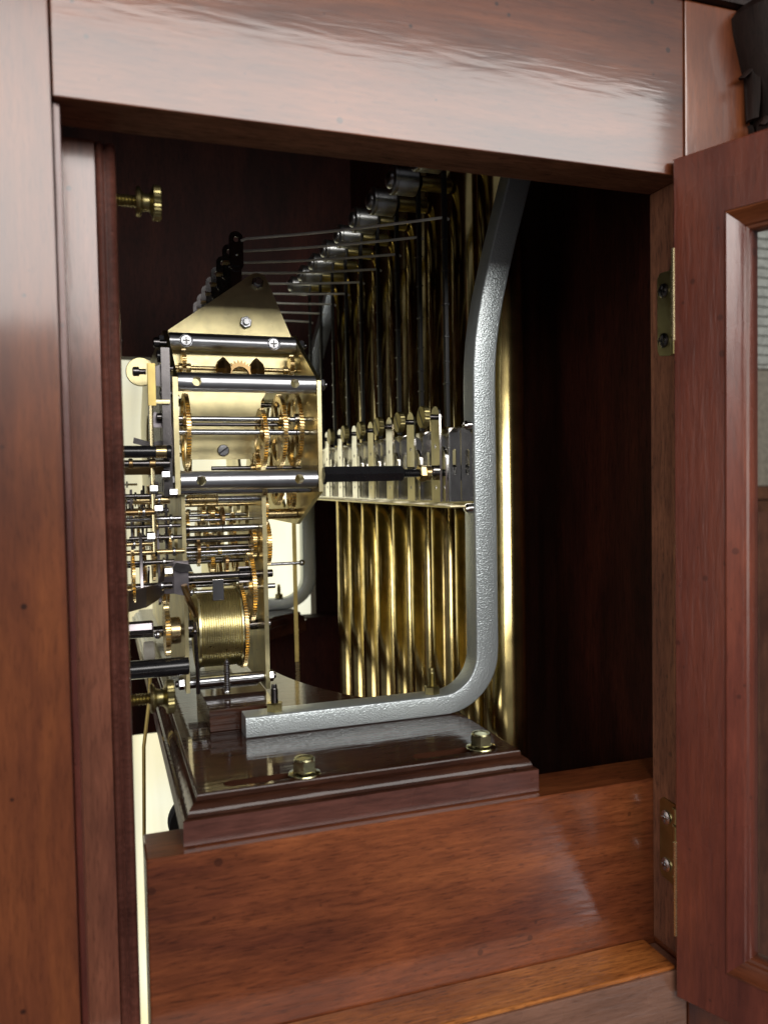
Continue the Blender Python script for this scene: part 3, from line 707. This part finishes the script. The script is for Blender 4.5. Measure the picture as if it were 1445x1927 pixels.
for y, z in ((520, -40), (560, -50), (540, -30), (575, -70), (545, -75), (510, -60), (530, -88), (505, -28), (515, -35)): arbor(y, z, 43.3, 84.5, 1.3, random.choice(['steel', 'dark_steel', 'gear']))
for g in ((66.5, 478, -20.5, 7.5), (58.0, 486, -33, 8.5), (74.5, 492, -26, 9.0), (52.0, 474, -38, 7.0), (69.0, 484, -46, 6.5), (78.0, 510, -44, 12), (46.8, 480, -24, 8.0), (57.0, 620, -20, 14), (70.0, 640, -45, 18), (49.0, 660, -30, 12), (78.0, 690, -25, 15)):
    gear(*g, th=1.7, mat='gear' if g[3] > 7.6 else 'bronze')
for y, z in ((478, -20.5), (486, -33), (492, -27), (474, -38.5), (620, -20), (640, -45), (690, -25), (700, 40), (680, 10)):
    arbor(y, z, 43.3, 84.5, 0.9, 'steel' if y % 4 else 'gear', [(48 + (y % 7)*3, 2.2, 2.0, 'gear'), (62 + (y % 5)*3, 1.0, 1.7, 'steel')])
pin = gear(76.2, 462, -51.4, 4.6, 12, 7.2, 'dark_steel', 0, 0.2, name='pinion', bore=1.5, tooth=1.3)
# stop lever over the drum
sp = mp_(MB().cyl('x', (452, -58.6), 44, 61, 0.9, 12, 0.2).ball((45.2, 451.6, -58.6), 1.9), 'stop_pin', 'steel')
mp_(MB().box(56.5, 62.5, 449.6, 450.3, -63.4, -52, 0.2), 'stop_plate', 'nickel')
# cable drum
dr = [(49.0, 6), (49.0, 23.2), (50.3, 23.2), (50.4, 22.0)]
for k in range(17):
    xb = 50.6 + 1.27*k
    for q in range(5):
        a = PI*q/4; dr.append((xb + 0.62 - 0.6*math.cos(a), 21.5 + 0.62*math.sin(a)))
dr += [(72.3, 22.0), (72.4, 23.0), (73.4, 23.0), (73.4, 6)]
drum = mp_(MB().lathe('x', (473, -82.0), dr, 72), 'cable_drum', 'drum', ang=50)
gear(75.0, 473, -82.0, 24.2, 88, 2.0, 'gear', 0, 0.2, parent=drum)
arbor(473, -82, 12, 92, 3.0, 'dark_steel', [(34, 3.4, 6.5, 'gear'), (37.6, 2, 4.4, 'dark_steel'), (44, 4, 5, 'dark_steel')])
mp_(MB().lathe('z', (61.8, 441), [(-112.5, 1.75)] + [q for k in range(14) for q in ((-111.6+1.2*k, 1.8), (-111.0+1.2*k, 1.45))] + [(-94.8, 1.2), (-94.0, 0.4)], 14), 'threaded_stud', 'steel')
mp_(MB().tube([(46.2, 447.5, -74), (46.4, 446.5, -84), (47.0, 446.2, -100), (47.0, 446.5, -113)], 1.1, 8).ball((46.2, 447.0, -79), 1.7), 'click_spring', 'dark_steel')
# feet under the movement
for y in (470, 600): mp_(MB().box(44, 84, y, y+10, -114.4, -112.2, 0.3), 'foot', 'steel')
# black hexagonal rods towards the rack, threaded end and brass nut
for y, z in ((430.5, 4.3), (768, 4.3)):
    hr = mp_(MB().lathe('x', (y, z), [(114.6, 4.4), (115.2, 4.8), (159.6, 4.8), (160.4, 4.3)], 6, a0=0.0), 'hex_rod', 'black', ang=20)
    th = [(160.2, 2.3)]
    for k in range(16): th += [(160.6+1.0*k, 2.4), (161.1+1.0*k, 2.0)]
    mp_(MB().lathe('x', (y, z), th + [(190, 2.0)], 14), 'thread', 'black', hr)
    mp_(MB().lathe('x', (y, z), [(170.2, 4.4), (170.8, 4.9), (173.6, 4.9), (174.2, 4.4)], 6, a0=0.3), 'nut', 'gear', hr, ang=20)
    mp_(MB().lathe('x', (y, z), [(174.4, 4.2), (177.0, 4.2)], 20), 'washer', 'gear', hr)
    mp_(MB().lathe('x', (y, z), [(183, 4.6), (190.4, 4.6)], 6, a0=0.3), 'nut', 'black', hr, ang=20)
# hammer levers standing over the movement
def lever(k):
    y = 494 + 28*k; b = bpy.data.objects.new('hammer_lever', None); C.objects.link(b); b.parent = mv; b.location = (Vector((81, y, 136)) - Vector(MO))*MM
    cap_ = lambda w, z0, z1, n=8: [(z1 - w + w*math.sin(a), w*math.cos(a)) for a in [PI*q/n for q in range(n+1)]] + [(z0 + w - w*math.sin(a), -w*math.cos(a)) for a in [PI*q/n for q in range(n+1)]]
    MB().prism('y', cap_(4.2, -9, 14.6), 0.0, 1.0, [circ(9.8, 0, 1.6, 12)]).build('link', 'dark_steel', b)
    MB().prism('y', cap_(3.9, -6.4, 6.6), -1.7, -0.7, [circ(0.5, 0, 0.9, 10)]).build('link', 'dark_steel', b)
    MB().box(-3.2, 3.2, 1.1, 2.0, -52, -2, 0.3).build('lever_arm', 'dark_steel', b)
    MB().lathe('y', (0.5, 0), [(1.2, 1.1), (-2.1, 1.1), (-2.7, 0.5)], 12).build('rivet', 'steel', b)
    MB().prism('y', [(-21, -3), (-16, -3), (-13, 10), (-16, 14), (-20, 13)], 2.1, 3.0).build('rocker', 'dark_steel', b)
    MB().box(-7.4, -4.2, 1.0, 8, -4, -2.8, 0.2).build('lever_tail', 'bronze', b)
    return b
l0 = lever(0)
for k in range(1, 8): copy_part(l0, mv, (Vector((81, 494 + 28*k, 136)) - Vector(MO))*MM)
mp_(MB().cyl('y', (118.6, 91.7), 489, 714, 2.0, 14), 'lever_shaft', 'steel')
mp_(MB().prism('y', [(89, 40), (121, 88), (121, 96), (88, 111)], 713, 714.6), 'lever_plate', 'brass_plate')

# --- work in front of the movement (between the dial and the front plate)
arbor(426, 16.8, -20, 34.6, 3.1, 'black', [(27.0, 5.4, 3.3, 'gear'), (32.6, 2.0, 3.6, 'black')])
arbor(428, 11.0, -20, 34.0, 1.8, 'dark_steel', [(14, 2, 2.6, 'bronze'), (24, 3, 2.4, 'bronze')])
arbor(432, -93.8, -20, 41, 4.7, 'black')
ho = mp_(MB().lathe('x', (432, -72.2), [(-20, 3.2), (23, 3.2), (23.8, 2.7)], 6, a0=0.3), 'hex_rod', 'grey_steel', ang=20)
gear(31.0, 440, -76.4, 13.2, 30, 2.4, 'gear', 0, name='gear_wheel')
mp_(MB().lathe('x', (440, -76.4), [(33, 7.0), (37.5, 7.0), (38, 6.4)], 28), 'collar', 'gear')
mp_(MB().ball((26.0, 434, -77), 2.2), 'pivot_ball', 'steel')
for g in ((14.2, 415, -44.5, 13.1), (20.6, 450, -42.6, 9.9), (26.6, 462, -38.9, 13.3), (17, 480, -20, 10), (24, 505, -50, 14), (31, 500, -22, 9), (34, 470, -56, 11), (12, 500, -66, 12), (29, 540, -12, 12), (35, 455, -30, 7)):
    gear(*g, th=1.3, mat=random.choice(['gear', 'bronze', 'gear']))
for y, z, x0, x1, r, m in ((432, -5.4, 0, 30, 1.2, 'dark_steel'), (436, -7.6, 16, 34, 2.1, 'gear'), (440, -17.5, 10, 40, 1.2, 'steel'), (444, -21.5, 12, 40, 1.0, 'dark_steel'), (430, -13.5, 8, 26, 1.6, 'bronze'),
                           (438, -34.6, 8, 41, 1.4, 'gear'), (440, -40, 0, 36, 1.2, 'dark_steel'), (432, -51.6, 0, 34, 1.8, 'dark_steel'), (428, -52.6, -5, 14, 2.6, 'gear'), (450, -28, 14, 41, 1.2, 'dark_steel'), (470, -14, 0, 36, 1.5, 'steel'), (520, -34, 0, 36, 1.5, 'steel')):
    arbor(y, z, x0, x1, r, m, [(x1-6, 1.4, r+1.0, 'steel'), (x0+ (x1-x0)*0.55, 1.0, r+0.9, random.choice(['gear', 'dark_steel']))])
for x in (15, 20.5, 28, 33):     # upright levers and posts of the strike work
    y = random.uniform(432, 470)
    z1 = random.uniform(-12, 2); z0 = random.uniform(-70, -48)
    w = random.uniform(2.5, 5)
    mp_(MB().prism('x', [(y-w, z0), (y+w*0.4, z0-2), (y+w, (z0+z1)/2), (y+w*0.5, z1), (y-w*0.6, z1+1), (y-w*0.2, (z0+z1)/2)], x, x+1.2), 'rack_lever', random.choice(['grey_steel', 'dark_steel', 'brass_plate']))
for x, z in ((24, -2), (26, -12), (30, -44), (22, -26), (33.5, -4), (30, 5)):
    mp_(MB().lathe('x', (428, z), [(x, 2.6), (x+3.6, 2.6), (x+4, 2.2)], 6, a0=0.3), 'nut', 'steel', ang=20)
mp_(MB().prism('x', [(424, -60), (436, -62), (440, -40), (434, -24), (428, -26), (430, -44)], 18.2, 19.4), 'rack_lever', 'grey_steel')
# grey pressed steel bracket in front of the lower plate
bk = MB(); path = [(8, 404, -55.5, 5.0), (20, 414, -54.5, 5.0), (26, 426, -54.0, 4.0), (30, 434, -49.0, 7.0), (35, 436, -48.0, 8.5), (42.5, 436, -49.0, 9.5)]
bk.sweep([(Vector((x, y, z)), Vector((0, 0, 1)), Vector((0, 1, 0)), h, 0.7) for x, y, z, h in path], [(1, -1), (1, 1), (-1, 1), (-1, -1)])
bo_ = mp_(bk, 'pressed_bracket', 'grey_steel', ang=20)
mp_(MB().prism('y', [(-43, 34), (-40, 36), (-41.4, 43), (-45, 44.4), (-45.2, 38)], 432, 444), 'bracket_lip', 'dark_steel', bo_)
mp_(MB().tube([(40, 434, -52), (42, 436, -60), (45, 440, -66), (46.4, 444, -70)], 1.6, 8), 'bracket_hook', 'bronze', bo_)
# upper front work: brass disc, upright brass rod with its elbow, dark arm, screws
mp_(MB().lathe('y', (61, 22.6), [(459, 7.4), (459.4, 7.7), (460.6, 7.7), (461, 7.4)], 36), 'warning_disc', 'brass_plate')
rod = mp_(MB().box(24.2, 28.2, 429, 430.6, 40, 61.5, 0.4), 'strike_rod', 'cord')
mp_(MB().cyl('z', (25.6, 430), -34, 46, 1.0, 10), 'strike_rod', 'brass')
mp_(MB().box(26, 35, 429.4, 431, 41, 43.2, 0.3), 'rod_elbow', 'brass_plate', rod)
mp_(MB().prism('y', [(30, 26), (36, 25), (38, 28), (35, 36), (22, 37.5), (10, 36), (9, 33), (24, 33), (30, 31)], 440, 441.2), 'rack_arm', 'grey_steel')
mp_(MB().prism('y', [(22, 17), (25, 17.5), (22.5, 26), (24, 34), (19, 35), (19, 28)], 444, 445.2), 'rack_arm', 'dark_steel')
mp_(MB().box(31.0, 35.6, 431, 438, -6, 70, 0.4), 'edge_bar', 'dark_steel')
for x, z, r in ((30.5, 73, 2.6), (32, 66, 3.2), (28, 58, 2.2), (33.4, 60, 2.8), (33, 47, 3.0), (31, 35, 2.0), (20, 58, 2.4)):
    mp_(MB().lathe('x', (436, z), [(x-2.6, r*0.7), (x-2.2, r), (x+0.6, r), (x+0.8, r*0.6), (x+4, r*0.6)], 18), 'screw', random.choice(['dark_steel', 'black', 'dark_steel']))
mp_(MB().prism('y', [(51, 27), (60, 28), (63, 33), (57, 35.5), (50, 34)], 434, 436), 'rack_arm', 'dark_steel')

rr = random.Random(21)
for k in range(34):
    x = rr.uniform(12, 35); y = rr.uniform(436, 700); z = rr.uniform(-66, 2); m = rr.choice(['dark_steel', 'grey_steel', 'bronze', 'brass_plate', 'dark_steel', 'gear'])
    c = k % 5
    if c == 0:
        a = rr.uniform(0.4, 2.6); l = rr.uniform(12, 26); ca, sa = math.cos(a), math.sin(a); w = rr.uniform(1.6, 3.2)
        pts = [(y + ca*u*l - sa*v*w*(1.25-u*0.6), z + sa*u*l + ca*v*w*(1.25-u*0.6)) for u, v in ((0, -1), (0.45, -0.8), (1, -1), (1.06, 0), (1, 1), (0.45, 0.8), (0, 1), (-0.1, 0))]
        mp_(MB().prism('x', pts, x, x+1.2), 'rack_lever', m)
    elif c == 1: arbor(y, z, x-8, x+rr.uniform(4, 10), rr.uniform(0.8, 1.6), m, [(x, 1.2, 2.6, 'steel')])
    elif c == 2: gear(x, y, z, rr.uniform(5, 12), th=1.6, mat=rr.choice(['gear', 'bronze', 'gear']))
    elif c == 3:
        h = []; 
        for q in range(40): h.append((x + 0.28*q, y + 2.4*math.cos(q*0.9), z + 2.4*math.sin(q*0.9)))
        mp_(MB().tube(h, 0.35, 6), 'coil_spring', 'steel')
    else: mp_(MB().box(x-5, x+6, y, y+1.2, z, z+rr.uniform(2, 4), 0.3), 'detent_plate', m)
mp_(MB().box(8, 35.5, 446, 449, 5.6, 12.2, 0.4), 'bridge', 'bronze')
mp_(MB().box(31.5, 35.8, 452, 560, -4, 66, 0.4), 'inner_cock', 'dark_steel')

# ================================================================== pendulum leader, thumb screws, cable, pulley, floor plate
pn = thing('pendulum_leader', 'flat yellow brass pendulum leader hanging behind the movement', 'pendulum', (137, 600, -20))
PO = (137, 600, -20)
part(MB().box(135.2, 138.2, 600, 601.4, -135, -10, 0.25), 'strip', 'cord', pn, PO)
part(MB().box(135.8, 138.8, 601.4, 602.6, -330, -110, 0.25), 'strip', 'brass', pn, PO)
cr = part(MB().cyl('x', (598, -60), 88, 141, 1.2, 12, 0.2).ball((141.4, 598, -60), 2.4, 12), 'crutch_pin', 'steel', pn, PO)

def thumb(z, label):
    t = thing('thumb_screw', label, 'thumb screw', (9, 345, z), 'brass thumb screws through the front post')
    def q(mb, name, mat, parent=t): return mb.build(name, mat, parent)
    th = [(-14, 2.0)]
    for k in range(20): th += [(-13.6+1.25*k, 2.5), (-13.0+1.25*k, 2.0)]
    q(MB().lathe('x', (0, 0), th + [(11, 2)], 16), 'thread', 'old_brass')
    q(MB().lathe('x', (0, 0), [(8.0, 5.6), (8.8, 6.0), (9.6, 5.6), (10.4, 3.9), (11.6, 3.3), (13.0, 3.5), (14.2, 5.2), (14.6, 6.3)], 32), 'neck', 'old_brass')
    kn = MB(); n = 56
    rg = [[kn.bm.verts.new((x, (r - (0.35 if k % 2 else 0))*math.cos(2*PI*k/n), (r - (0.35 if k % 2 else 0))*math.sin(2*PI*k/n))) for k in range(n)] for x, r in ((14.4, 6.4), (14.8, 6.9), (17.2, 6.9), (17.6, 6.4))]
    for A, B in zip(rg, rg[1:]):
        for k in range(n): kn.bm.faces.new((A[k], A[(k+1) % n], B[(k+1) % n], B[k]))
    kn.bm.faces.new(rg[0]); kn.bm.faces.new(rg[-1]); q(kn, 'knurled_head', 'old_brass')
    return t
thumb(113.6, 'dull brass knurled thumb screw high in the dark upper left corner of the opening')
thumb(-87.2, 'dull brass knurled thumb screw low beside the movement, above the corner of the seatboard')

ca = thing('weight_cable', 'thin yellow brass cable hanging from a white nylon guide left of the movement', 'cable', (20, 470, -90))
part(MB().tube([(24.5, 470, -88), (24, 470, -100), (22.6, 470, -120), (19, 468, -145), (18.0, 472, -196), (22, 476, -330)], 1.0, 8), 'cable', 'cord', ca, (20, 470, -90))
part(MB().lathe('x', (470, -92), [(20.5, 4.6), (21, 5.2), (24, 5.4), (25.8, 5.2), (26.4, 4.4)], 20), 'guide', 'white', ca, (20, 470, -90))

pu = thing('cable_pulley', 'black grooved pulley wheel half hidden behind the lower left corner of the seatboard', 'pulley', (47, 480, -196))
pu_o = (47, 480, -196)
w_ = part(MB().lathe('y', (-196, 47), [(474, 8), (474, 15), (475.4, 15.4), (477.6, 13.2), (480, 12.4), (482.4, 13.2), (484.6, 15.4), (486, 15), (486, 8)], 40), 'wheel', 'dull_black', pu, pu_o)
part(MB().cyl('y', (-196, 47), 470, 490, 2.4, 16, 0.4), 'axle', 'steel', pu, pu_o)
part(MB().box(44, 50, 471, 472.4, -236, -188, 0.4), 'strap', 'grey_steel', pu, pu_o)

# ================================================================== the room seen through the door glass
rw = MB().box(900, 3600, 1800, 1830, -1300, 1500).build('room_wall', 'wall', None, (2000, 1800, -1300)); tag(rw, kind='structure')
bl = thing('window_blind', 'pale slatted window blind on the room wall seen through the door glass', 'blind', (1800, 1780, 250))
for k in range(18): part(MB().box(1560, 2100, 1770, 1778, 300+26*k, 321+26*k, 2), 'slat', 'blind', bl, (1800, 1780, 250))
part(MB().box(1550, 2110, 1782, 1796, 290, 780, 2), 'window_pane', 'blind', bl, (1800, 1780, 250))
cbn = thing('room_cabinet', 'brown cupboard against the room wall, blurred behind the door glass', 'cabinet', (1800, 1700, -1300))
part(MB().box(1500, 2200, 1600, 1790, -1300, -60, 5), 'carcass', 'wood_strip', cbn, (1800, 1700, -1300))
part(MB().box(1480, 2220, 1580, 1792, -60, -30, 5), 'top', 'wood_strip', cbn, (1800, 1700, -1300))
for k in range(2):
    d_ = part(MB().box(1520+335*k, 1845+335*k, 1588, 1600, -1270, -90, 4), 'cabinet_door', 'wood_post', cbn, (1800, 1700, -1300))
    part(MB().lathe('y', (-600, 1820+60*k), [(1588, 8), (1576, 8), (1568, 18), (1560, 16)], 16), 'knob', 'old_brass', d_, (1800, 1700, -1300))

wn = thing('room_window', 'bright daylit window seen through the glass of the far side of the case', 'window', (-100, 2000, -1900))
WO = (-100, 2000, -1900)
hs = []
for k in range(2):
    for z0, z1 in ((-1880, 420),):
        xa = -850 + 770*k; hs.append([(z0, xa), (z1, xa), (z1, xa+740), (z0, xa+740)])
        part(MB().box(xa, xa+740, 2000, 2006, z0, z1), 'pane', 'daylight', wn, WO)
part(MB().prism('y', [(-1900, -870), (440, -870), (440, 680), (-1900, 680)], 1990, 2010, hs), 'frame', 'blind', wn, WO)
